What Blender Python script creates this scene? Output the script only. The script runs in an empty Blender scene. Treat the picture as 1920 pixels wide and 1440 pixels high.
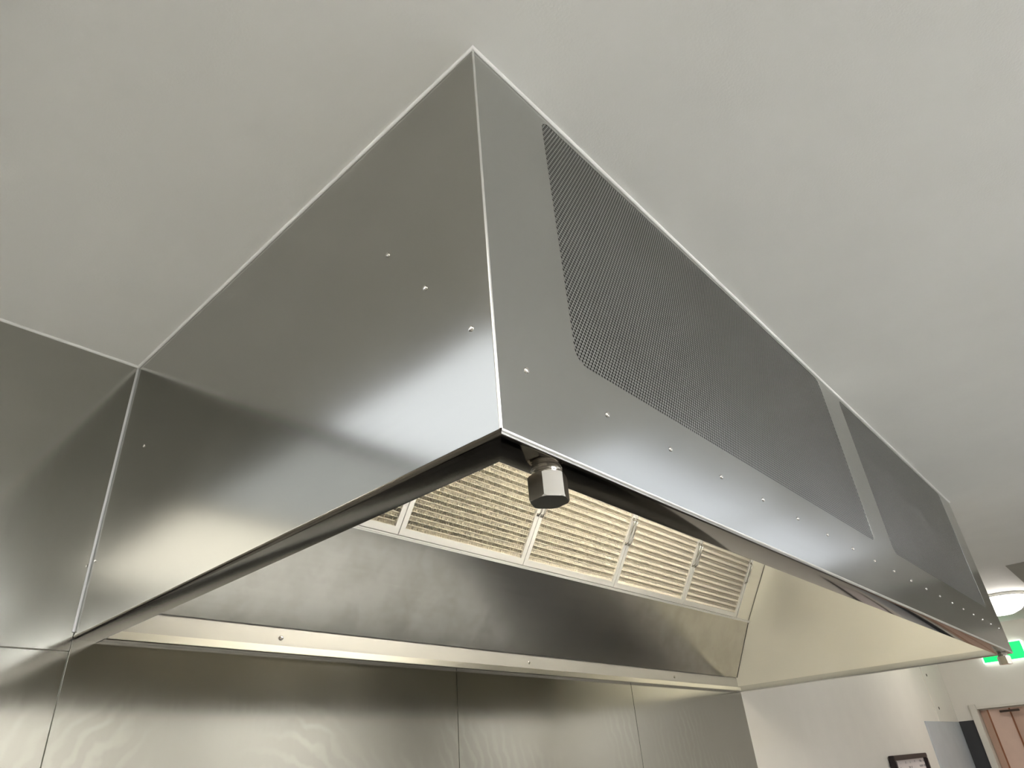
import bpy, bmesh, math, random
import numpy as np
from mathutils import Matrix, Vector
random.seed(7)
sc = bpy.context.scene
col = sc.collection

# ------------------------------------------------------------------ camera
Z0 = 2.0                                   # hood underside above the floor
cam_d = bpy.data.cameras.new('camera'); cam = bpy.data.objects.new('camera', cam_d); col.objects.link(cam)
Rc = Matrix(((0.6760972, -0.3295368, -0.6590130), (-0.7336425, -0.3839572, -0.5606652), (-0.0682730, 0.8625441, -0.5013546)))
cam.matrix_world = Matrix.Translation((-0.42172, -1.45478, Z0 - 0.28282)) @ Rc.to_4x4()
cam_d.sensor_width = 36.0
cam_d.lens = 1246.12 / 1920 * 36.0
cam_d.shift_x = (960 - 943.64) / 1920
cam_d.shift_y = (741.22 - 720) / 1920
cam_d.clip_start = 0.02
sc.camera = cam

# ------------------------------------------------------------------ world, exposure
w = bpy.data.worlds.new('world'); sc.world = w; w.use_nodes = True
w.node_tree.nodes['Background'].inputs[0].default_value = (0.8, 0.85, 0.9, 1)
w.node_tree.nodes['Background'].inputs[1].default_value = 0.05
sc.view_settings.view_transform = 'Standard'; sc.view_settings.look = 'None'
sc.view_settings.gamma = 1.0; sc.view_settings.use_curve_mapping = False
sc.view_settings.exposure = 1.1
BATTEN = 11.0       # ceiling batten diffusers
OYSTER = 10.0      # round ceiling lamp by the exit
HOODLAMP = 15.5     # vapour-proof lamp inside the hood

# ------------------------------------------------------------------ sizes (hood frame: x along, y=0 wall, z=0 underside)
L, D, H = 2.8254, 1.0903, 0.60
XF = 7.14          # far wall
XL, YF = -2.8, -4.6

# ------------------------------------------------------------------ materials
MATS = {}
def new_mat(name):
    m = bpy.data.materials.new(name); m.use_nodes = True
    MATS[name] = m
    return m, m.node_tree, m.node_tree.nodes['Principled BSDF']
def nd(t, kind, **kw):
    n = t.nodes.new(kind)
    for k, v in kw.items(): setattr(n, k, v)
    return n
def coord(t, scale=(1, 1, 1), kind='Object'):
    tc = nd(t, 'ShaderNodeTexCoord'); mp = nd(t, 'ShaderNodeMapping')
    mp.inputs['Scale'].default_value = scale
    t.links.new(tc.outputs[kind], mp.inputs[0]); return mp.outputs[0]
def noise(t, vec, scale, detail=3, rough=0.5, dist=0.0):
    n = nd(t, 'ShaderNodeTexNoise'); n.inputs['Scale'].default_value = scale
    n.inputs['Detail'].default_value = detail; n.inputs['Roughness'].default_value = rough
    n.inputs['Distortion'].default_value = dist
    t.links.new(vec, n.inputs['Vector']); return n.outputs[0]
def mrange(t, v, a, b, c, d):
    n = nd(t, 'ShaderNodeMapRange'); t.links.new(v, n.inputs[0])
    for i, x in enumerate((a, b, c, d)): n.inputs[i + 1].default_value = x
    return n.outputs[0]
def mixc(t, fac, a, b):
    n = nd(t, 'ShaderNodeMix', data_type='RGBA'); t.links.new(fac, n.inputs[0])
    for i, x in ((6, a), (7, b)):
        if isinstance(x, tuple): n.inputs[i].default_value = x + (1,)
        else: t.links.new(x, n.inputs[i])
    return n.outputs[2]
def math_(t, op, a, b):
    n = nd(t, 'ShaderNodeMath', operation=op)
    for i, x in enumerate((a, b)):
        if isinstance(x, (int, float)): n.inputs[i].default_value = x
        else: t.links.new(x, n.inputs[i])
    return n.outputs[0]

def steel(name, base, rough, streak=(1.5, 60, 60), wavy=0.0, smear=0.0, dirt=0.0, dirtcol=(0.30, 0.27, 0.20)):
    """brushed stainless sheet: streaked roughness, faint unevenness, cleaning smears"""
    m, t, b = new_mat(name)
    b.inputs['Metallic'].default_value = 1.0
    v = coord(t)
    vs = coord(t, streak)
    s1 = noise(t, vs, 2.5, 3, 0.5)
    s2 = noise(t, v, 2.2, 2, 0.5, 0.3)
    r = math_(t, 'ADD', mrange(t, s1, 0.3, 0.7, -0.008, 0.008), mrange(t, s2, 0.3, 0.7, rough - 0.02, rough + 0.02))
    c = mixc(t, mrange(t, s2, 0.3, 0.7, 0, 1), tuple(x * 0.97 for x in base), tuple(min(1, x * 1.03) for x in base))
    if smear > 0:
        wv = nd(t, 'ShaderNodeTexNoise'); wv.inputs['Scale'].default_value = 1.7; wv.inputs['Detail'].default_value = 2
        wv.inputs['Distortion'].default_value = 0.4; t.links.new(coord(t, (1, 1, 2.2)), wv.inputs['Vector'])
        f = mrange(t, wv.outputs[0], 0.40, 0.70, 0, 1)
        big = mrange(t, noise(t, v, 1.3, 2), 0.42, 0.6, 0, 1)
        f = math_(t, 'MULTIPLY', f, big)
        r = math_(t, 'ADD', r, math_(t, 'MULTIPLY', f, smear))
        c = mixc(t, math_(t, 'MULTIPLY', f, 0.5), c, tuple(min(1, x * 1.12) for x in base))
    if dirt > 0:
        f = mrange(t, noise(t, v, 11.0, 5, 0.6, 0.2), 0.40, 0.72, 0, dirt)
        c = mixc(t, f, c, dirtcol)
        r = math_(t, 'ADD', r, math_(t, 'MULTIPLY', f, 0.07))
    t.links.new(c, b.inputs['Base Color']); t.links.new(r, b.inputs['Roughness'])
    if wavy > 0:
        bp = nd(t, 'ShaderNodeBump'); bp.inputs['Strength'].default_value = 1.0; bp.inputs['Distance'].default_value = wavy
        t.links.new(noise(t, v, 1.6, 1, 0.3), bp.inputs['Height']); t.links.new(bp.outputs[0], b.inputs['Normal'])
    return m

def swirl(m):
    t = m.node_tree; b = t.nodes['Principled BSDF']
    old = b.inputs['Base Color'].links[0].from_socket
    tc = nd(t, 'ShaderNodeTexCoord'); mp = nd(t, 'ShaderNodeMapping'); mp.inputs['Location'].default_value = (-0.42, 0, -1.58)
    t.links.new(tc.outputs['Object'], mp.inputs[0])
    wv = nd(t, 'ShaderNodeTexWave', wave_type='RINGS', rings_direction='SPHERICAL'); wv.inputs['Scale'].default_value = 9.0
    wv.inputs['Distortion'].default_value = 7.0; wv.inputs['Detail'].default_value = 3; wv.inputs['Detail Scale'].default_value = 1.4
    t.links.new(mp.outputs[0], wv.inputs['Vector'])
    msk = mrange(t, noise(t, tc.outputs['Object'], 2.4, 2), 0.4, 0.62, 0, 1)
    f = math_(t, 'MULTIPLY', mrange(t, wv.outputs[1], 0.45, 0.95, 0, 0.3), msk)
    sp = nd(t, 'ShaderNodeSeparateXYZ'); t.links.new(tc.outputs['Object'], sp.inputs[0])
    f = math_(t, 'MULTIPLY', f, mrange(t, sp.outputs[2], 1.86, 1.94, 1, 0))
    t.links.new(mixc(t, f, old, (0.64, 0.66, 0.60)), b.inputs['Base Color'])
def plain(name, colr, rough=0.6, metal=0.0, var=0.04, bump=0.0, scale=6.0, spec=0.5):
    m, t, b = new_mat(name)
    v = coord(t)
    n1 = noise(t, v, scale, 4)
    c = mixc(t, mrange(t, n1, 0.3, 0.7, 0, 1), tuple(x * (1 - var) for x in colr), tuple(min(1, x * (1 + var)) for x in colr))
    t.links.new(c, b.inputs['Base Color'])
    b.inputs['Roughness'].default_value = rough; b.inputs['Metallic'].default_value = metal
    b.inputs['Specular IOR Level'].default_value = spec
    if bump:
        bp = nd(t, 'ShaderNodeBump'); bp.inputs['Strength'].default_value = 0.4; bp.inputs['Distance'].default_value = bump
        t.links.new(noise(t, v, 260.0, 3), bp.inputs['Height']); t.links.new(bp.outputs[0], b.inputs['Normal'])
    return m
def glow(name, colr, strength):
    m, t, b = new_mat(name)
    b.inputs['Base Color'].default_value = colr + (1,)
    b.inputs['Emission Color'].default_value = colr + (1,); b.inputs['Emission Strength'].default_value = strength
    b.inputs['Roughness'].default_value = 0.4
    return m

M_end = steel('steel_end', (0.41, 0.407, 0.378), 0.16, streak=(60, 2, 60), wavy=0.0025, smear=0.03)
M_front = steel('steel_front', (0.44, 0.445, 0.425), 0.20, wavy=0.0015, smear=0.03)
M_perf = steel('steel_perforated', (0.37, 0.373, 0.355), 0.32)
M_edge = steel('steel_edge', (0.80, 0.80, 0.78), 0.32)  # base lightened to imitate the highlight along folded edges
M_flange = steel('steel_flange', (0.20, 0.18, 0.155), 0.09, wavy=0.001)  # base darkened to stand in for dark reflections from below
M_back = steel('steel_back_panel', (0.46, 0.44, 0.395), 0.18, wavy=0.0015, smear=0.03, dirt=0.45, dirtcol=(0.33, 0.31, 0.26))
M_inner = steel('steel_inner', (0.80, 0.78, 0.70), 0.40, wavy=0.002, smear=0.05)
M_inner.node_tree.nodes['Principled BSDF'].inputs['Metallic'].default_value = 0.6
M_lip = steel('steel_lip', (0.62, 0.61, 0.55), 0.30)  # lighter steel for flange faces that catch the light
M_infront = steel('steel_inner_front', (0.34, 0.325, 0.28), 0.36)
M_wall = steel('steel_wall', (0.42, 0.416, 0.385), 0.13, streak=(60, 60, 2), wavy=0.0012, smear=0.04)
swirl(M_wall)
M_clad = plain('painted_sheet', (0.60, 0.64, 0.68), 0.45, 0.3)
M_nut = steel('steel_cap', (0.60, 0.58, 0.54), 0.16, streak=(20, 20, 20))
M_alu = plain('filter_frame_aluminium', (0.86, 0.85, 0.82), 0.42, 0.55)
M_strip = plain('strip_aluminium', (0.40, 0.395, 0.375), 0.45, 0.5)
M_mesh = plain('filter_mesh_aluminium', (0.80, 0.755, 0.66), 0.45, 0.3, scale=14)
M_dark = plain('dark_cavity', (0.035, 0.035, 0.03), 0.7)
M_ceil = plain('ceiling_paint', (0.81, 0.81, 0.785), 0.7, var=0.015, bump=0.0006)
M_paint = plain('wall_paint', (0.80, 0.76, 0.69), 0.55, var=0.015)
M_ceildark = plain('bulkhead_paint', (0.30, 0.295, 0.26), 0.6)
M_caulk = plain('silicone', (0.80, 0.80, 0.78), 0.45)
M_caulkg = plain('grey_silicone', (0.50, 0.50, 0.50), 0.4)
M_floor = plain('floor_vinyl', (0.46, 0.45, 0.42), 0.45, var=0.2, scale=4)
M_jamb = plain('jamb_paint', (0.74, 0.70, 0.62), 0.4)
M_pink = plain('folding_door_vinyl', (0.66, 0.46, 0.36), 0.45, var=0.06)
M_brown = plain('brown_edge', (0.30, 0.11, 0.045), 0.5)
M_black = plain('black_frame', (0.02, 0.012, 0.012), 0.4)
M_latch = plain('dark_metal', (0.06, 0.04, 0.03), 0.4, 0.6)
M_benchd = plain('bench_cabinet', (0.03, 0.03, 0.033), 0.4)
M_white = plain('white_enamel', (0.82, 0.82, 0.80), 0.35)
M_bat = glow('batten_diffuser', (0.97, 0.98, 1.0), BATTEN)
M_oys = glow('oyster_diffuser', (1.0, 0.94, 0.86), OYSTER)
M_glow = glow('panel_diffuser', (0.86, 0.91, 1.0), 0.55)  # glow of the added panels, there only to reflect in the steel
M_glow3 = glow('panel_diffuser_cool', (0.86, 0.91, 1.0), 0.78)
M_glow2 = glow('panel_diffuser_warm', (1.0, 0.96, 0.90), 1.9)
M_hlamp = glow('hood_lamp_diffuser', (1.0, 0.945, 0.83), HOODLAMP)
M_exit = glow('exit_green', (0.0, 0.55, 0.10), 1.0)
M_exitw = glow('exit_white', (0.9, 1.0, 0.95), 0.7)

# printed notice: grey lines of text on paper
M_paper, t_, b_ = new_mat('printed_notice')
br = nd(t_, 'ShaderNodeTexBrick'); t_.links.new(coord(t_, (1, 1, 1)), br.inputs['Vector'])
mpn = nd(t_, 'ShaderNodeTexCoord'); sepn = nd(t_, 'ShaderNodeSeparateXYZ'); cmb = nd(t_, 'ShaderNodeCombineXYZ')
t_.links.new(mpn.outputs['Object'], sepn.inputs[0]); t_.links.new(sepn.outputs[0], cmb.inputs[0]); t_.links.new(sepn.outputs[2], cmb.inputs[1])
t_.links.new(cmb.outputs[0], br.inputs['Vector'])
br.inputs['Scale'].default_value = 1.0; br.inputs['Brick Width'].default_value = 0.16; br.inputs['Row Height'].default_value = 0.03
br.inputs['Mortar Size'].default_value = 0.009; br.inputs['Mortar Smooth'].default_value = 0.1
f_ = math_(t_, 'MULTIPLY', math_(t_, 'SUBTRACT', 1.0, br.outputs['Fac']), mrange(t_, noise(t_, cmb.outputs[0], 9.0, 2), 0.5, 0.56, 0, 1))
t_.links.new(mixc(t_, f_, (0.80, 0.72, 0.70), (0.36, 0.32, 0.32)), b_.inputs['Base Color']); b_.inputs['Roughness'].default_value = 0.6

# ------------------------------------------------------------------ mesh helpers
def link(name, me, mat, parent=None, smooth=False):
    o = bpy.data.objects.new(name, me); col.objects.link(o)
    if mat is not None and not me.materials: me.materials.append(mat)
    if parent is not None: o.parent = parent
    if smooth:
        for p in me.polygons: p.use_smooth = True
    return o
def bx(bm, x0, x1, y0, y1, z0, z1):
    vs = [bm.verts.new((x, y, z)) for z in (z0, z1) for y in (y0, y1) for x in (x0, x1)]
    for f in ((0, 2, 3, 1), (4, 5, 7, 6), (0, 1, 5, 4), (2, 6, 7, 3), (0, 4, 6, 2), (1, 3, 7, 5)):
        bm.faces.new([vs[i] for i in f])
def bm_me(name, bm):
    bmesh.ops.recalc_face_normals(bm, faces=bm.faces)
    me = bpy.data.meshes.new(name); bm.to_mesh(me); bm.free(); return me
def box(name, mat, parent, *dims, bevel=0.0):
    bm = bmesh.new()
    for d in ([dims] if isinstance(dims[0], (int, float)) else dims): bx(bm, *d)
    if bevel: bmesh.ops.bevel(bm, geom=list(bm.edges), offset=bevel, segments=2, affect='EDGES')
    return link(name, bm_me(name, bm), mat, parent)
def sweep(name, mat, parent, prof, a, b, axis, mitre=None, smooth=True, cap=False):
    """prof: list of (d, z) points in the section; axis 'x' or 'y'; positions via function of (d, s, end)"""
    n = len(prof); vs = []; fs = []
    for e, s in enumerate((a, b)):
        for d, z in prof: vs.append(axis(d, z, s, e))
    for i in range(n - 1): fs.append((i, i + 1, n + i + 1, n + i))
    if cap: fs.append(tuple(range(n))); fs.append(tuple(range(2 * n - 1, n - 1, -1)))
    me = bpy.data.meshes.new(name); me.from_pydata(vs, [], fs); me.update()
    bm = bmesh.new(); bm.from_mesh(me); bmesh.ops.recalc_face_normals(bm, faces=bm.faces); bm.to_mesh(me); bm.free()
    o = link(name, me, mat, parent)
    if smooth:
        for p in me.polygons: p.use_smooth = True
        me.set_sharp_from_angle(angle=math.radians(40))
    return o
def lathe(name, mat, parent, prof, loc, seg=32, smooth=True, axis='z'):
    vs = []; fs = []
    for r, z in prof:
        for k in range(seg):
            a = 2 * math.pi * k / seg; vs.append((r * math.cos(a), r * math.sin(a), z))
    for i in range(len(prof) - 1):
        for k in range(seg):
            k2 = (k + 1) % seg; fs.append((i * seg + k, i * seg + k2, (i + 1) * seg + k2, (i + 1) * seg + k))
    fs.append(tuple(range(seg))[::-1]); fs.append(tuple((len(prof) - 1) * seg + k for k in range(seg)))
    me = bpy.data.meshes.new(name); me.from_pydata(vs, [], fs); me.update()
    bm = bmesh.new(); bm.from_mesh(me); bmesh.ops.recalc_face_normals(bm, faces=bm.faces); bm.to_mesh(me); bm.free()
    o = link(name, me, mat, parent); o.location = loc
    if smooth:
        for p in me.polygons: p.use_smooth = True
        me.set_sharp_from_angle(angle=math.radians(35))
    return o
def empty(name, loc, label=None, cat=None, group=None):
    o = bpy.data.objects.new(name, None); col.objects.link(o); o.location = loc; o.empty_display_size = 0.1
    if label: o['label'] = label
    if cat: o['category'] = cat
    if group: o['group'] = group
    return o
def tag(o, label, cat, group=None, kind=None):
    o['label'] = label; o['category'] = cat
    if group: o['group'] = group
    if kind: o['kind'] = kind
    return o
def structure(o, label, cat):
    return tag(o, label, cat, kind='structure')

# ------------------------------------------------------------------ the setting
T = 0.2
CZ = Z0 + H
RX, RY, RH = 4.42, -1.05, 0.04          # recessed bay of the ceiling by the exit
ceiling = box('ceiling', M_ceil, None,
    (XL - T, RX, YF - T, T, CZ, CZ + T), (RX, XF + T, RY, T, CZ + RH, CZ + RH + T))
structure(ceiling, 'flat pale grey painted ceiling above the steel hood', 'ceiling')
ceil_dark = box('ceiling_bulkhead', M_ceildark, None, (RX, XF + T, YF - T, RY, CZ - 0.004, CZ + T))  # ceiling section in a darker colour, almost level with the rest
structure(ceil_dark, 'darker ceiling section beside the recess with the round light', 'ceiling')
floor = box('floor', M_floor, None, (XL - T, 9.4, YF - T, T, -0.1, 0.0))
structure(floor, 'dark vinyl kitchen floor', 'floor')
wall_b = box('wall_back', M_paint, None, (XL - T, XF + T, 0.006, T, 0.0, CZ + RH))
structure(wall_b, 'cream painted wall behind the hood, clad in steel sheets', 'wall')
wall_l = box('wall_left', M_paint, None, (XL - T, XL, YF, 0.0, 0.0, CZ)); structure(wall_l, 'cream painted end wall of the kitchen', 'wall')
wall_f = box('wall_front', M_paint, None, (XL, XF, YF - T, YF, 0.0, CZ)); structure(wall_f, 'cream painted wall opposite the hood', 'wall')
DY0, DY1, DZ = -1.20, -0.165, 2.0       # doorway in the far wall
wall_r = box('wall_right', M_paint, None, (XF, XF + T, DY1, 0.006, 0.0, CZ + RH), (XF, XF + T, YF, DY0, 0.0, CZ + RH), (XF, XF + T, DY0, DY1, DZ, CZ + RH))
structure(wall_r, 'cream painted wall with the doorway and exit sign', 'wall')
corr = box('wall_corridor', M_paint, None, (9.2, 9.4, YF, 0.2, 0.0, CZ), (XF + T, 9.2, 0.1, 0.2, 0, CZ), (XF + T, 9.2, YF, YF + 0.1, 0, CZ), (XF + T, 9.4, YF, 0.2, CZ, CZ + 0.1))
structure(corr, 'pale corridor walls beyond the folding door', 'wall')

# steel cladding sheets on the back wall
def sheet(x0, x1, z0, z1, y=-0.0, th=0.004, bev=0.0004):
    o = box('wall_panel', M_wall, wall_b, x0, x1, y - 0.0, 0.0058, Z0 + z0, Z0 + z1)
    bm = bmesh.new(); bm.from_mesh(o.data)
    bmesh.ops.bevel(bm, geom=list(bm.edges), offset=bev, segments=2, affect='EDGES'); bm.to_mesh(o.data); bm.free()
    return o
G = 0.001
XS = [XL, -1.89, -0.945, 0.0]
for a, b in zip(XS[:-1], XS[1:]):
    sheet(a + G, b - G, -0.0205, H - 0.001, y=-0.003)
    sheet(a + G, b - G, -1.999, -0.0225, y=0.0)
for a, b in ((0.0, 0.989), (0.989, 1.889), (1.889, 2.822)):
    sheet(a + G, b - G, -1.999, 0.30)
# painted access board above the steel corner, with two screws
brd = box('wall_board', M_paint, wall_b, (6.46, XF - 0.002, 0.0, 0.0058, Z0 - 0.100, Z0 + 0.60))
for x, z in ((6.58, 0.257), (6.60, 0.0)):
    s = lathe('screw', M_latch, brd, [(0.012, 0.0), (0.010, 0.003), (0.002, 0.004)], (x, 0.0, Z0 + z), 12); s.rotation_euler = (math.pi / 2, 0, 0)
box('corner_sheet', M_clad, wall_b, 5.99, XF - 0.003, -0.004, 0.0058, 0.02, Z0 - 0.102)
box('side_sheet', M_benchd, wall_r, XF - 0.006, XF - 0.001, -0.130, -0.005, 0.02, Z0 - 0.100)

# silicone beads
def bead(name, pts, r, mat, label):
    cu = bpy.data.curves.new(name, 'CURVE'); cu.dimensions = '3D'; cu.bevel_depth = r; cu.bevel_resolution = 2
    sp = cu.splines.new('POLY'); sp.points.add(len(pts) - 1)
    for i, p in enumerate(pts): sp.points[i].co = (*p, 1)
    tmp = bpy.data.objects.new('tmp', cu); col.objects.link(tmp)
    me = bpy.data.meshes.new_from_object(tmp.evaluated_get(bpy.context.evaluated_depsgraph_get()))
    bpy.data.objects.remove(tmp); bpy.data.curves.remove(cu)
    me.name = name; me.materials.clear()
    o = link(name, me, mat, None, True); structure(o, label, 'trim'); return o
zc = CZ - 0.001
bead('trim_1', [(L, -D - 0.001, zc), (-0.001, -D - 0.001, zc), (-0.001, -0.003, zc)], 0.0042, M_caulk, 'white silicone bead where the hood meets the ceiling')
bead('trim_2', [(-0.003, -0.004, zc), (XL, -0.004, zc)], 0.0038, M_caulk, 'white silicone bead between steel sheets and ceiling')
bead('trim_3', [(-0.0015, -0.004, CZ - 0.006), (-0.0015, -0.004, Z0 + 0.012)], 0.0028, M_caulkg, 'grey silicone bead down the wall beside the hood end')

# ------------------------------------------------------------------ the hood
hood = empty('range_hood', (0, 0, Z0), 'long stainless steel extractor hood with perforated front, hung against the wall', 'extractor hood')
RV = 0.002            # tight fold of the vertical corners
R_ = 0.0055          # bend radius of folded edges
FW = 0.048           # width of the folded bottom flange
TH = 0.0012

# --- front panel: flat sheet with two perforated windows
HOLES = [(0.1455, 1.305, 0.143, 0.586), (1.462, 2.632, 0.143, 0.586)]
RC = 0.022
def rrect(x0, x1, z0, z1, r, seg=6):
    pts = []
    for cx, cz, a0 in ((x1 - r, z1 - r, 0), (x0 + r, z1 - r, 90), (x0 + r, z0 + r, 180), (x1 - r, z0 + r, 270)):
        for k in range(seg + 1):
            a = math.radians(a0 + 90 * k / seg); pts.append((cx + r * math.cos(a), cz + r * math.sin(a)))
    return pts
cu = bpy.data.curves.new('front_panel', 'CURVE'); cu.dimensions = '2D'; cu.fill_mode = 'BOTH'; cu.extrude = TH / 2
loops = [[(RV, R_), (L - RV, R_), (L - RV, H - 0.001), (RV, H - 0.001)]] + [rrect(*h, RC) for h in HOLES]
for lp in loops:
    sp = cu.splines.new('POLY'); sp.points.add(len(lp) - 1); sp.use_cyclic_u = True
    for i, p in enumerate(lp): sp.points[i].co = (p[0], p[1], 0, 1)
tmp = bpy.data.objects.new('tmp', cu); col.objects.link(tmp)
me = bpy.data.meshes.new_from_object(tmp.evaluated_get(bpy.context.evaluated_depsgraph_get()))
bpy.data.objects.remove(tmp); bpy.data.curves.remove(cu)
me.transform(Matrix(((1, 0, 0, 0), (0, 0, 1, -D + TH / 2), (0, 1, 0, 0), (0, 0, 0, 1))))
me.name = 'front_panel'; me.materials.clear()
bm = bmesh.new(); bm.from_mesh(me); bmesh.ops.remove_doubles(bm, verts=bm.verts, dist=1e-6); bmesh.ops.recalc_face_normals(bm, faces=bm.faces); bm.to_mesh(me); bm.free()
front = link('front_panel', me, M_front, hood)

# --- perforated sheets: staggered round-ish holes cut through the metal, joined per sheet
def perforated(x0, x1, z0, z1, parent):
    p = 0.0061; rz = p * math.sqrt(3) / 2; rh = 0.00225; ro = p / math.sqrt(3)
    x0 -= p; x1 += p; z0 -= p; z1 = min(z1 + p, H - 0.004)
    nx = int((x1 - x0) / p); nz = int((z1 - z0) / rz)
    I, J = np.meshgrid(np.arange(nx), np.arange(nz))
    cx = x0 + p / 2 + I * p + (J % 2) * p / 2; cz = z0 + p / 2 + J * rz
    c = np.stack([cx.ravel(), np.zeros(cx.size), cz.ravel()], 1)
    a = np.radians(30 + 60 * np.arange(6)); u = np.stack([np.cos(a), np.zeros(6), np.sin(a)], 1)
    yf = -D + 0.0008; yb = yf + 0.0005
    outer = c[:, None, :] + u[None] * ro; outer[:, :, 1] = yf
    hole = u.copy(); hole[:, 2] *= 1.12
    inner = c[:, None, :] + hole[None] * rh; inner[:, :, 1] = yf
    back = inner.copy(); back[:, :, 1] = yb
    V = np.concatenate([outer, inner, back], 1).reshape(-1, 3)
    k = np.arange(6); k2 = (k + 1) % 6
    q = np.concatenate([np.stack([k, k2, 6 + k2, 6 + k], 1), np.stack([6 + k, 6 + k2, 12 + k2, 12 + k], 1)], 0)
    F = (q[None] + (np.arange(len(c)) * 18)[:, None, None]).reshape(-1, 4)
    me = bpy.data.meshes.new('perforated_sheet')
    me.vertices.add(len(V)); me.vertices.foreach_set('co', V.astype(np.float32).ravel())
    me.loops.add(F.size); me.loops.foreach_set('vertex_index', F.astype(np.int32).ravel())
    me.polygons.add(len(F)); me.polygons.foreach_set('loop_start', np.arange(0, F.size, 4, dtype=np.int32))
    me.update(calc_edges=True); me.validate(); me.shade_flat()
    o = link('perforated_sheet', me, M_perf, parent); o['kind'] = 'stuff'; return o
for h in HOLES:
    perforated(*h, hood)
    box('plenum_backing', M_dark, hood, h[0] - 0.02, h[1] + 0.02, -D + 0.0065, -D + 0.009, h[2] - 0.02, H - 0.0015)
box('inner_front_panel', M_infront, hood, 0.004, L - 0.004, -D + 0.040, -D + 0.0412, 0.02, H - 0.012)

# --- folded bottom flanges swept with mitred corners (section: d inward from the outer face, z)
arc = [(R_ - R_ * math.cos(math.radians(a)), R_ - R_ * math.sin(math.radians(a))) for a in range(0, 91, 15)]
prof = arc + [(FW - 0.002, 0.0), (FW - 0.0006, 0.0006), (FW, 0.002), (FW, 0.022), (FW - 0.010, 0.022)]
sweep('front_flange', M_flange, hood, prof, 0, L, lambda d, z, s, e: ((d if e == 0 else L - d), -D + d, z))
sweep('end_flange', M_flange, hood, prof, 0, L, lambda d, z, s, e: (d, (-D + d if e == 0 else -0.0005), z))
sweep('end_flange', M_lip, hood, prof, 0, L, lambda d, z, s, e: (L - d, (-D + d if e == 0 else -0.0005), z))  # far flange in lighter steel, imitating the pale wall it reflects
# bent edge on the bottom front fold; lighter steel imitates its highlight
hem = [(R_ - (R_ + 0.0006) * math.cos(math.radians(a)), R_ - (R_ + 0.0006) * math.sin(math.radians(a))) for a in range(5, 56, 10)]
sweep('folded_edge', M_edge, hood, hem, 0, L, lambda d, z, s, e: ((max(d, 0.0005) if e == 0 else L - max(d, 0.0005)), -D + d, z))
sweep('folded_edge', M_flange, hood, hem, 0, L, lambda d, z, s, e: (d, (-D + max(d, 0.0005) if e == 0 else -0.001), z))
# vertical folded corners
vprof = [(RV - RV * math.cos(math.radians(a)), RV - RV * math.sin(math.radians(a))) for a in range(0, 91, 10)]
sweep('corner_fold', M_edge, hood, vprof, R_, H - 0.001, lambda d, y, s, e: (d, -D + y, s))
sweep('corner_fold', M_edge, hood, vprof, R_, H - 0.001, lambda d, y, s, e: (L - d, -D + y, s))

# --- ends, top
def end_panel(x0, x1, inner):
    o = box('end_panel', M_end if x0 < 1 else M_inner, hood, x0, x1, -D + RV, -0.0005, R_, H - 0.001)
    return o
endp = end_panel(0.0, 0.0012, 1)
end_far = end_panel(L - 0.0012, L, -1)
strap = box('corner_strap', M_end, endp, -0.0009, 0.0, -D + RV, -1.057, R_ - 0.001, H - 0.004)
box('inner_end_panel', M_inner, hood, FW - 0.012, FW - 0.0105, -D + 0.0415, -0.002, 0.021, H - 0.012)
box('inner_end_panel', M_inner, hood, L - FW + 0.0105, L - FW + 0.012, -D + 0.0415, -0.002, 0.021, H - 0.012)
box('top_panel', M_inner, hood, 0.0015, L - 0.0015, -D + 0.045, -0.001, H - 0.011, H - 0.001)

# --- rear: lip, bright strip, sloped panel, filter rail
IX0, IX1 = FW - 0.010, L - FW + 0.010
box('rear_flange', M_flange, hood, FW, L - FW, -0.024, -0.0005, 0.0, 0.0015, bevel=0.0004)
box('rear_lip', M_lip, hood, FW, L - FW, -0.0245, -0.0228, 0.002, 0.017, bevel=0.0004)
box('rear_strip', M_strip, hood, IX0, IX1, -0.0085, -0.0065, 0.0025, 0.064)
for x in (0.424, 1.30, 2.21):
    r = lathe('rivet', M_nut, hood, [(0.0055, 0.0), (0.0048, 0.0025), (0.002, 0.0035)], (x, -0.0085, 0.037), 14); r.rotation_euler = (math.pi / 2, 0, 0)
def slope_panel(name, mat, parent, x0, x1, p0, p1, th=0.0015):
    (ya, za), (yb, zb) = p0, p1
    ln = math.hypot(yb - ya, zb - za); ny, nz = (zb - za) / ln, -(yb - ya) / ln      # points back/up
    vs = [(x, y, z) for x in (x0, x1) for (y, z) in ((ya, za), (yb, zb), (yb + ny * th, zb + nz * th), (ya + ny * th, za + nz * th))]
    bm = bmesh.new(); V = [bm.verts.new(v) for v in vs]
    for f in ((0, 1, 2, 3), (7, 6, 5, 4), (0, 4, 5, 1), (1, 5, 6, 2), (2, 6, 7, 3), (3, 7, 4, 0)): bm.faces.new([V[i] for i in f])
    return link(name, bm_me(name, bm), mat, parent)
PB0, PB1 = (-0.0135, 0.060), (-0.134, 0.294)
back = slope_panel('back_panel', M_back, hood, IX0, IX1, PB0, PB1)
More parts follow.
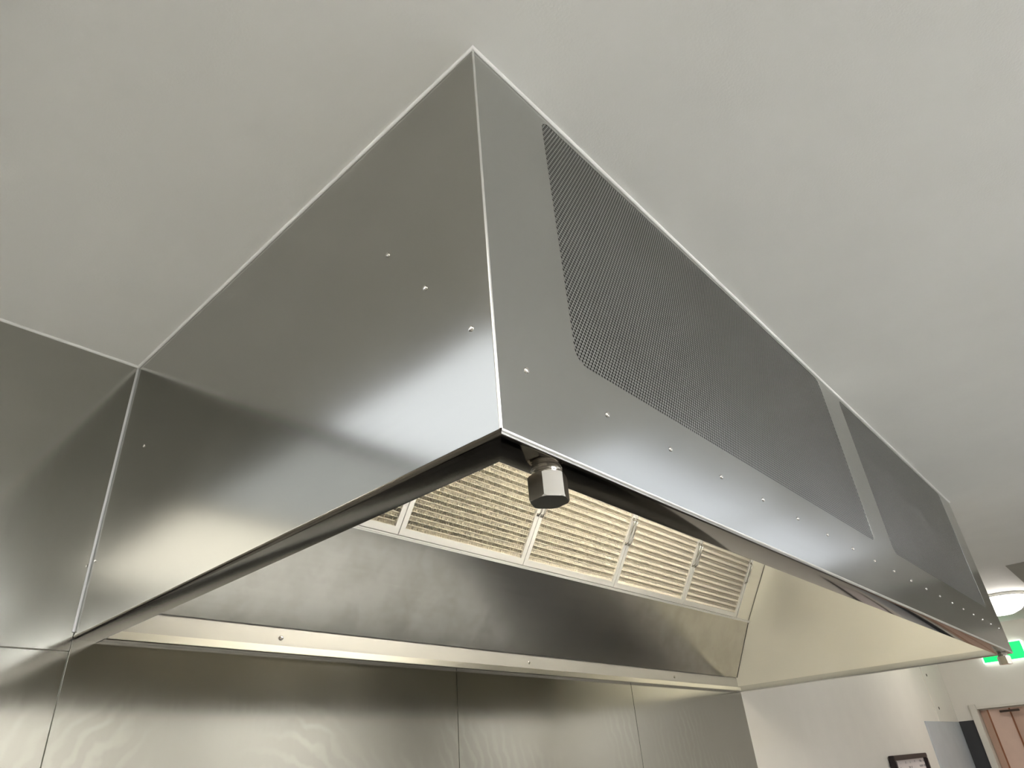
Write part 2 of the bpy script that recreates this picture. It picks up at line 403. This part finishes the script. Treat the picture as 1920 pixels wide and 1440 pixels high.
# filter bank frame: local axes along slope
FY, FZ = -0.134, 0.297
E_ = Vector((0, -0.129, 0.206)).normalized(); N_ = Vector((0, -0.206, -0.129)).normalized()   # N points to the viewer side
FL = 0.335
def fp(x, s, n): return (x, FY + E_.y * s + N_.y * n, FZ + E_.z * s + N_.z * n)
def slope_box(bm, x0, x1, s0, s1, n0, n1):
    vs = [bm.verts.new(fp(x, s, n)) for n in (n0, n1) for s in (s0, s1) for x in (x0, x1)]
    for f in ((0, 2, 3, 1), (4, 5, 7, 6), (0, 1, 5, 4), (2, 6, 7, 3), (0, 4, 6, 2), (1, 3, 7, 5)): bm.faces.new([vs[i] for i in f])
def sbox(name, mat, parent, *dims, bevel=0.0):
    bm = bmesh.new()
    for d in dims: slope_box(bm, *d)
    if bevel: bmesh.ops.bevel(bm, geom=list(bm.edges), offset=bevel, segments=2, affect='EDGES')
    return link(name, bm_me(name, bm), mat, parent)
sbox('filter_rail', M_alu, hood, (IX0, IX1, -0.006, -0.002, -0.004, 0.010), (IX0, IX1, -0.006, 0.004, -0.006, -0.004))
sbox('rail_edge', M_alu, hood, (IX0, IX1, -0.0105, -0.007, -0.002, 0.0095), bevel=0.0008)
FX0, FX1, NF = 0.160, 2.636, 5
sbox('filler_panel', M_inner, hood, (IX0, FX0 - 0.002, 0.0, FL, -0.002, 0.0))
sbox('filler_panel', M_inner, hood, (FX1 + 0.004, IX1, 0.0, FL, -0.002, 0.0))
sbox('filler_rib', M_edge, hood, (FX1 + 0.001, FX1 + 0.0035, 0.0, FL, -0.004, 0.012))
sbox('corner_seam', M_dark, hood, (IX1 - 0.0025, IX1 - 0.0005, 0.0, FL, 0.0002, 0.0016))
slope_panel('corner_seam', M_dark, hood, IX1 - 0.0025, IX1 - 0.0005, (PB0[0] - 0.0014, PB0[1]), (PB1[0] - 0.0014, PB1[1]), 0.0008)
sbox('plenum_sheet', M_dark, hood, (IX0, IX1, 0.0, FL + 0.02, -0.075, -0.072))

# --- rivets on the outside
def rivet(parent, x, y, z, ax, sgn):
    r = lathe('rivet', M_nut, parent, [(0.0036, 0.0), (0.0030, 0.0016), (0.0012, 0.0022)], (x, y, z), 10)
    r.rotation_euler = (math.pi / 2, 0, 0) if ax == 'y' else (0, -math.pi / 2, 0)
    return r
for k in range(19): rivet(front, 0.0475 + 0.1487 * k, -D, 0.089 - 0.0004 * k, 'y', -1)
for y, z in ((-0.9122, 0.3387), (-0.986, 0.237), (-1.0588, 0.1366), (-0.149, 0.3429), (-0.024, 0.142)):
    rivet(endp, -0.0009 if y < -1.05 else 0.0, y, z, 'x', -1)

# --- drain caps on the flange
def drain_cap(x, y):
    prof = [(0.021, 0.004), (0.021, -0.001)]
    z = -0.001
    for k in range(4):
        prof += [(0.0185, z - 0.0008), (0.0205, z - 0.0018), (0.0205, z - 0.0024)]; z -= 0.0032
    prof += [(0.0185, z)]
    c = empty('drain_cap', (0, 0, 0)); c.parent = hood; c.location = (x, y, 0); c.scale = (0.8, 0.8, 0.85)
    lathe('thread', M_nut, c, prof, (0, 0, 0), 40)
    bm = bmesh.new()
    R6 = 0.0272; z1, z0 = -0.0105, -0.0435
    rings = []
    for zz, rr in ((z1, R6 * 0.86), (z1 - 0.003, R6), (z0 + 0.006, R6), (z0, R6 * 0.93)):
        ring = []
        for k in range(48):
            a = 2 * math.pi * k / 48 + math.radians(24)
            hexr = R6 * math.cos(math.pi / 6) / math.cos(((2 * math.pi * k / 48) % (math.pi / 3)) - math.pi / 6)
            rad = min(hexr, rr if rr < R6 else 1)
            rad = hexr if rr == R6 else min(hexr, rr)
            ring.append(bm.verts.new((rad * math.cos(a), rad * math.sin(a), zz)))
        rings.append(ring)
    # scallop: chamfer ring heights follow the hexagon
    for k in range(48):
        hexr = R6 * math.cos(math.pi / 6) / math.cos(((2 * math.pi * k / 48) % (math.pi / 3)) - math.pi / 6)
        ext = max(0, hexr - R6 * 0.93)
        rings[2][k].co.z = z0 + 0.0005 + ext * 0.9; rings[1][k].co.z = z1 - 0.0003 - ext * 1.0
    for i in range(3):
        for k in range(48): bm.faces.new((rings[i][k], rings[i][(k + 1) % 48], rings[i + 1][(k + 1) % 48], rings[i + 1][k]))
    bm.faces.new(rings[0]); bm.faces.new(rings[3])
    link('hex_cap', bm_me('hex_cap', bm), M_nut, c)
    return c
drain_cap(0.100, -1.0625); drain_cap(L - 0.060, -1.0625)

# --- grease filters: frame, handles, flat separators and corrugated mesh
FWID = (FX1 - FX0) / NF
FB = 0.019
def filter_meshes():
    w_ = FWID - 0.003
    out = {}
    bm = bmesh.new()
    slope_box(bm, 0, w_, 0.0, FB, 0.0, 0.009); slope_box(bm, 0, w_, FL - FB, FL, 0.0, 0.009)
    slope_box(bm, 0, FB * 0.8, FB, FL - FB, 0.0, 0.009); slope_box(bm, w_ - FB * 0.8, w_, FB, FL - FB, 0.0, 0.009)
    slope_box(bm, 0.004, w_ - 0.004, 0.004, FL - 0.004, -0.011, -0.010)
    out['frame'] = bm_me('frame', bm)
    # flat separator strip, tilted
    x0, x1 = FB * 0.8, w_ - FB * 0.8
    bm = bmesh.new()
    a = [bm.verts.new(fp(x, s, n)) for x in (x0, x1) for (s, n) in ((0.0, 0.0055), (0.0012, 0.0062), (0.0040, -0.007), (0.0028, -0.0075))]
    for f in ((0, 1, 2, 3), (7, 6, 5, 4), (0, 4, 5, 1), (1, 5, 6, 2), (2, 6, 7, 3), (3, 7, 4, 0)): bm.faces.new([a[i] for i in f])
    me = bm_me('separator', bm)
    me.transform(Matrix.Translation((0, -FY, -FZ)))
    out['separator'] = me
    # corrugated ribbons between separators, alternate rows lean the other way
    P = 0.0093; rows = int((FL - 2 * FB) / 0.012)
    vs = []; fs = []
    nx = int((x1 - x0) / (P / 2))
    for r in range(rows):
        sb = FB + r * 0.012
        lean = 0.004 if r % 2 else -0.004
        for i in range(nx + 1):
            x = x0 + (x1 - x0) * i / nx
            ph = (i % 2)
            s_top = sb + (0.0105 if ph else 0.0008)
            vs.append(fp(x + lean * 0.0, s_top, 0.0048 if r % 2 == 0 else 0.0038))
            vs.append(fp(x + lean, s_top + 0.002, -0.006))
            if i:
                k = len(vs); fs.append((k - 4, k - 3, k - 1, k - 2))
    me = bpy.data.meshes.new('corrugated_mesh'); me.from_pydata(vs, [], fs); me.update()
    out['mesh'] = me; out['rows'] = rows
    # wire drop handle
    return out
FM = filter_meshes()
for nm, mt in (('frame', M_alu), ('separator', M_mesh), ('mesh', M_mesh)): FM[nm].materials.append(mt)
def handle_mesh():
    bm = bmesh.new(); r = 0.0028
    def tube(pts):
        prev = None
        for i, p in enumerate(pts):
            p = Vector(p); d = (Vector(pts[min(i + 1, len(pts) - 1)]) - Vector(pts[max(i - 1, 0)])).normalized()
            a = d.orthogonal().normalized(); b = d.cross(a)
            ring = [bm.verts.new(p + (a * math.cos(t) + b * math.sin(t)) * r) for t in [2 * math.pi * k / 8 for k in range(8)]]
            if prev:
                best = min(range(8), key=lambda s: sum((prev[k].co - ring[(k + s) % 8].co).length for k in range(8)))
                for k in range(8): bm.faces.new((prev[k], prev[(k + 1) % 8], ring[(k + 1 + best) % 8], ring[(k + best) % 8]))
            prev = ring
    pts = [(0, 0.0, 0.006), (0, 0.003, 0.014), (0, 0.010, 0.018), (0, 0.085, 0.018), (0, 0.092, 0.014), (0, 0.095, 0.006)]
    tube([fp(0, s, n) for _, s, n in pts])
    me = bm_me('handle', bm)
    for p in me.polygons: p.use_smooth = True
    me.materials.append(M_nut)
    me.transform(Matrix.Translation((0, -FY, -FZ)))
    bm = bmesh.new()
    slope_box(bm, -0.006, 0.006, -0.004, 0.006, 0.009, 0.012)
    bmesh.ops.bevel(bm, geom=list(bm.edges), offset=0.001, segments=1, affect='EDGES')
    mb = bm_me('handle_clip', bm); mb.transform(Matrix.Translation((0, -FY, -FZ))); mb.materials.append(M_nut)
    return me, mb
HM, HC = handle_mesh()
LAB = ['fifth grease filter from the plain filler panel, barely showing behind the flange',
       'fourth grease filter from the plain filler panel, grey corrugated aluminium mesh',
       'third grease filter from the plain filler panel, mid row above the back panel',
       'second grease filter from the plain filler panel, cream coloured mesh',
       'grease filter at the end of the row, beside the plain filler panel']
for i in range(NF):
    fx = FX0 + i * FWID + 0.0015
    f = empty('grease_filter', (fx, FY, Z0 + FZ), LAB[i], 'grease filter', 'grease filters in the sloping row inside the hood')
    off = Vector((0, -FY, -FZ))
    for nm, m_ in (('frame', FM['frame']), ('corrugated_mesh', FM['mesh'])):
        o = bpy.data.objects.new(nm, m_); col.objects.link(o); o.parent = f; o.location = off
        if nm == 'corrugated_mesh': o['kind'] = 'stuff'
    for r in range(FM['rows'] + 1):
        s_ = FB + r * 0.012 - 0.001
        o = bpy.data.objects.new('separator', FM['separator']); col.objects.link(o); o.parent = f; o.location = (0, E_.y * s_, E_.z * s_)
    for hx in (0.0076, FWID - 0.003 - 0.0076):
        o = bpy.data.objects.new('handle', HM); col.objects.link(o); o.parent = f; o.location = (hx, E_.y * 0.16, E_.z * 0.16)
        for s_ in (0.0, 0.093):
            c = bpy.data.objects.new('handle_clip', HC); col.objects.link(c); c.parent = o; c.location = (0, E_.y * s_, E_.z * s_)

# --- lamp inside the hood, up behind the front panel
hl = empty('hood_lamp', (1.25, -D + 0.0415, Z0 + 0.50), 'oblong vapour-proof lamp high on the inside of the hood front', 'lamp')
box('lamp_body', M_white, hl, -0.56, 0.56, 0.0005, 0.035, -0.06, 0.06, bevel=0.008)
box('lamp_diffuser', M_hlamp, hl, -0.53, 0.53, 0.035, 0.075, -0.05, 0.05, bevel=0.015)

# ------------------------------------------------------------------ ceiling lamps, real and added
def batten(x, y, length, lab):
    b = empty('batten_light', (x, y, CZ), lab, 'ceiling light', 'fluorescent battens on the kitchen ceiling')
    box('housing', M_white, b, -length / 2, length / 2, -0.07, 0.07, -0.03, -0.0005, bevel=0.004)
    box('diffuser', M_bat, b, -length / 2 + 0.02, length / 2 - 0.02, -0.12, 0.12, -0.085, -0.03, bevel=0.02)
    return b
batten(0.35, -2.5, 1.0, 'fluorescent batten on the ceiling between the hood and the worktop')
batten(-2.0, -2.1, 1.4, 'fluorescent batten on the ceiling close to the end wall')  # unseen lamp added to brighten the ceiling on this side
for bx_, lb in ((-1.6, 'fluorescent batten above the worktop, nearest the end wall'), (0.9, 'fluorescent batten above the worktop, second from the end wall'),
                (3.2, 'fluorescent batten above the worktop, third from the end wall')):
    batten(bx_, -3.75, 1.25, lb)  # unseen row added to spread light through the room
batten(6.3, -3.9, 0.7, 'short fluorescent batten above the worktop, nearest the folding door')  # unseen lamp added to brighten the wall mirrored in the steel sheets
for px_, py_, hx, hy, dm, lb in (
        (-0.93, -0.36, 0.46, 0.33, M_glow3, 'dimmed rectangular panel light on the ceiling beside the near end of the hood'),
        (-0.93, -1.22, 0.46, 0.50, M_glow2, 'brighter warm panel light on the ceiling beside the dimmed one'),
        (1.72, -1.96, 0.55, 0.33, M_glow, 'dimmed panel light on the ceiling in front of the first perforated sheet'),
        (2.84, -1.96, 0.55, 0.33, M_glow, 'dimmed panel light on the ceiling in front of the second perforated sheet')):
    lp_ = empty('panel_light', (px_, py_, CZ), lb, 'ceiling light', 'panel lights around the hood')  # panels added out of view as reflection sources for the hood
    box('frame', M_white, lp_, (-hx, hx, -hy, -hy + 0.02, -0.014, -0.0005), (-hx, hx, hy - 0.02, hy, -0.014, -0.0005), (-hx, -hx + 0.02, -hy + 0.02, hy - 0.02, -0.014, -0.0005), (hx - 0.02, hx, -hy + 0.02, hy - 0.02, -0.014, -0.0005))
    box('diffuser', dm, lp_, -hx + 0.02, hx - 0.02, -hy + 0.02, hy - 0.02, -0.011, -0.0005)
oy = empty('oyster_light', (5.72, -0.81, CZ + RH), 'glowing round oyster light in the ceiling recess near the exit sign', 'ceiling light')
lathe('rim', M_white, oy, [(0.17, -0.0005), (0.175, -0.012), (0.168, -0.022)], (0, 0, 0), 48)
lathe('diffuser', M_oys, oy, [(0.163, -0.02), (0.162, -0.04), (0.148, -0.075), (0.115, -0.105), (0.065, -0.125), (0.02, -0.13)], (0, 0, 0), 48)
co = empty('corridor_light', (8.3, -1.0, CZ), 'round light on the corridor ceiling beyond the folding door', 'ceiling light')  # unseen lamp added to light the space beyond the door
lathe('rim', M_white, co, [(0.16, -0.0005), (0.16, -0.02)], (0, 0, 0), 32)
lathe('diffuser', M_oys, co, [(0.15, -0.02), (0.13, -0.06), (0.06, -0.09), (0.01, -0.095)], (0, 0, 0), 32)

# ------------------------------------------------------------------ things by the far wall
ex = empty('exit_sign', (XF, -0.535, Z0 + 0.318), 'green lit exit sign with white border above the doorway', 'exit sign')
box('housing', M_exitw, ex, -0.045, -0.001, -0.168, 0.168, 0.0, 0.160, bevel=0.008)
box('green_face', M_exit, ex, -0.049, -0.044, -0.157, 0.157, 0.011, 0.149, bevel=0.002)
door = empty('door_1', (XF, -0.17, 0), 'pinkish folding door with brown edges in a pale frame', 'door'); door['kind'] = 'structure'
box('frame_jamb', M_jamb, door, -0.03, T, -0.005, 0.045, 0, DZ + 0.02, bevel=0.003)
box('frame_head', M_jamb, door, 0.0, T, -1.03, -0.005, DZ - 0.02, DZ, bevel=0.002)
py = -0.008
k = 0
while py > -1.0:
    wd = 0.07 if k == 0 else 0.158
    z1 = DZ - 0.03
    sgn = 1 if k % 2 else -1
    bm = bmesh.new()
    xa, xb = 0.07 - sgn * 0.018, 0.07 + sgn * 0.018
    vs = [bm.verts.new(v) for v in ((xa, py, 0.02), (xb, py - wd + 0.012, 0.02), (xb, py - wd + 0.012, z1), (xa, py, z1), (xa + 0.012, py, 0.02), (xb + 0.012, py - wd + 0.012, 0.02), (xb + 0.012, py - wd + 0.012, z1), (xa + 0.012, py, z1))]
    for f in ((0, 1, 2, 3), (7, 6, 5, 4), (0, 4, 5, 1), (1, 5, 6, 2), (2, 6, 7, 3), (3, 7, 4, 0)): bm.faces.new([vs[i] for i in f])
    link('door_panel', bm_me('door_panel', bm), M_pink, door)
    box('hinge_strip', M_brown, door, xb - 0.008, xb + 0.012, py - wd, py - wd + 0.011, 0.02, z1)
    py -= wd; k += 1
box('head_latch', M_latch, door, -0.004, 0.03, -0.31, -0.165, DZ - 0.062, DZ - 0.045, bevel=0.002)
fr = empty('notice_frame', (5.16, -0.001, Z0 - 0.31 - 0.6), 'black framed printed notice hanging on the cream wall', 'picture frame')
wF, hF = 0.40, 0.60
box('frame', M_black, fr, (-wF, wF, -0.035, 0.0, hF - 0.028, hF), (-wF, wF, -0.035, 0.0, 0, 0.028), (-wF, -wF + 0.03, -0.035, 0.0, 0.028, hF - 0.028), (wF - 0.03, wF, -0.035, 0.0, 0.028, hF - 0.028), bevel=0.003)
box('paper', M_paper, fr, -wF + 0.03, wF - 0.03, -0.012, -0.008, 0.028, hF - 0.028)

# ------------------------------------------------------------------ unseen cooking ranges under the hood, added for dark reflections
M_iron = plain('black_iron', (0.02, 0.02, 0.02), 0.5)
for i, lab in enumerate(('black topped cooking range under the near half of the hood', 'black topped cooking range under the far half of the hood')):
    rg = empty('cooking_range', (0.22 + 1.2 * i, -0.95, 0.0), lab, 'cooking range', 'cooking ranges under the hood')
    box('body', M_end, rg, 0, 1.17, 0.0, 0.85, 0.12, 0.86, bevel=0.004)
    for a, b in ((0.06, 0.06), (1.11, 0.06), (0.06, 0.79), (1.11, 0.79)): lathe('leg', M_nut, rg, [(0.02, 0.0), (0.02, 0.12)], (a, b, 0), 12)
    box('hob_top', M_iron, rg, -0.002, 1.172, -0.02, 0.85, 0.86, 0.90, bevel=0.005)
    for a in (0.2, 0.585, 0.97):
        for b in (0.22, 0.62): lathe('burner', M_iron, rg, [(0.09, 0.90), (0.09, 0.915), (0.05, 0.925), (0.01, 0.925)], (a, b, 0), 20)
        kb = lathe('knob', M_iron, rg, [(0.022, 0.0), (0.02, 0.03), (0.005, 0.032)], (a, -0.02 + 0.02, 0.80), 16); kb.rotation_euler = (math.pi / 2, 0, 0)
    dr = box('oven_door', M_end, rg, 0.05, 1.12, -0.025, -0.0005, 0.18, 0.74, bevel=0.005)
    box('handle', M_nut, dr, 0.15, 1.02, -0.075, -0.055, 0.68, 0.70, bevel=0.006)

# ------------------------------------------------------------------ benches added along the opposite wall for dark reflections (behind the camera)
for i in range(4):
    bn = empty('bench_cabinet', (XL + 0.25 + 2.3 * i, YF + 0.02, 0.0), ['dark cabinet in the corner under the steel worktop opposite the hood', 'dark cabinet second from the end wall under the steel worktop', 'dark cabinet third from the end wall under the steel worktop', 'dark cabinet nearest the folding door under the steel worktop'][i], 'cabinet', 'cabinets along the opposite wall')
    box('body', M_benchd, bn, 0, 2.26, 0.0, 0.60, 0.10, 0.86)
    box('plinth', M_black, bn, 0.02, 2.24, 0.03, 0.55, 0.0, 0.10)
    for k in range(3):
        d_ = box('cabinet_door', M_benchd, bn, 0.02 + 0.745 * k, 0.75 + 0.745 * k, 0.6005, 0.62, 0.12, 0.84, bevel=0.003)
        box('handle', M_nut, d_, 0.30 + 0.745 * k, 0.46 + 0.745 * k, 0.62, 0.645, 0.76, 0.775, bevel=0.004)
wt = tag(box('worktop', M_front, None, XL + 0.24, XL + 0.25 + 9.19, YF + 0.02, YF + 0.66, 0.8605, 0.90, bevel=0.004), 'steel worktop running along the wall opposite the hood', 'worktop')

def table(x, y, w_, d_, top, nm, lab):
    pt = empty(nm, (x, y, 0.0), lab, 'table')
    box('table_top', top, pt, 0, w_, 0, d_, 0.86, 0.90, bevel=0.004)
    box('under_shelf', M_front, pt, 0.03, w_ - 0.03, 0.03, d_ - 0.03, 0.25, 0.27)
    for a in (0.05, w_ - 0.05):
        for b in (0.05, d_ - 0.05): lathe('leg', M_nut, pt, [(0.02, 0.0), (0.02, 0.86)], (a, b, 0), 14)
    return pt
table(0.8, -2.5, 2.5, 1.12, M_white, 'prep_table', 'white topped prep table standing between the range and the worktop')  # added out of view so the sloped panel mirrors a bright top
table(3.36, -2.7, 2.05, 1.35, M_iron, 'griddle_table', 'black topped table standing beside the white topped prep table')  # added out of view to darken part of the sloped panel's reflection
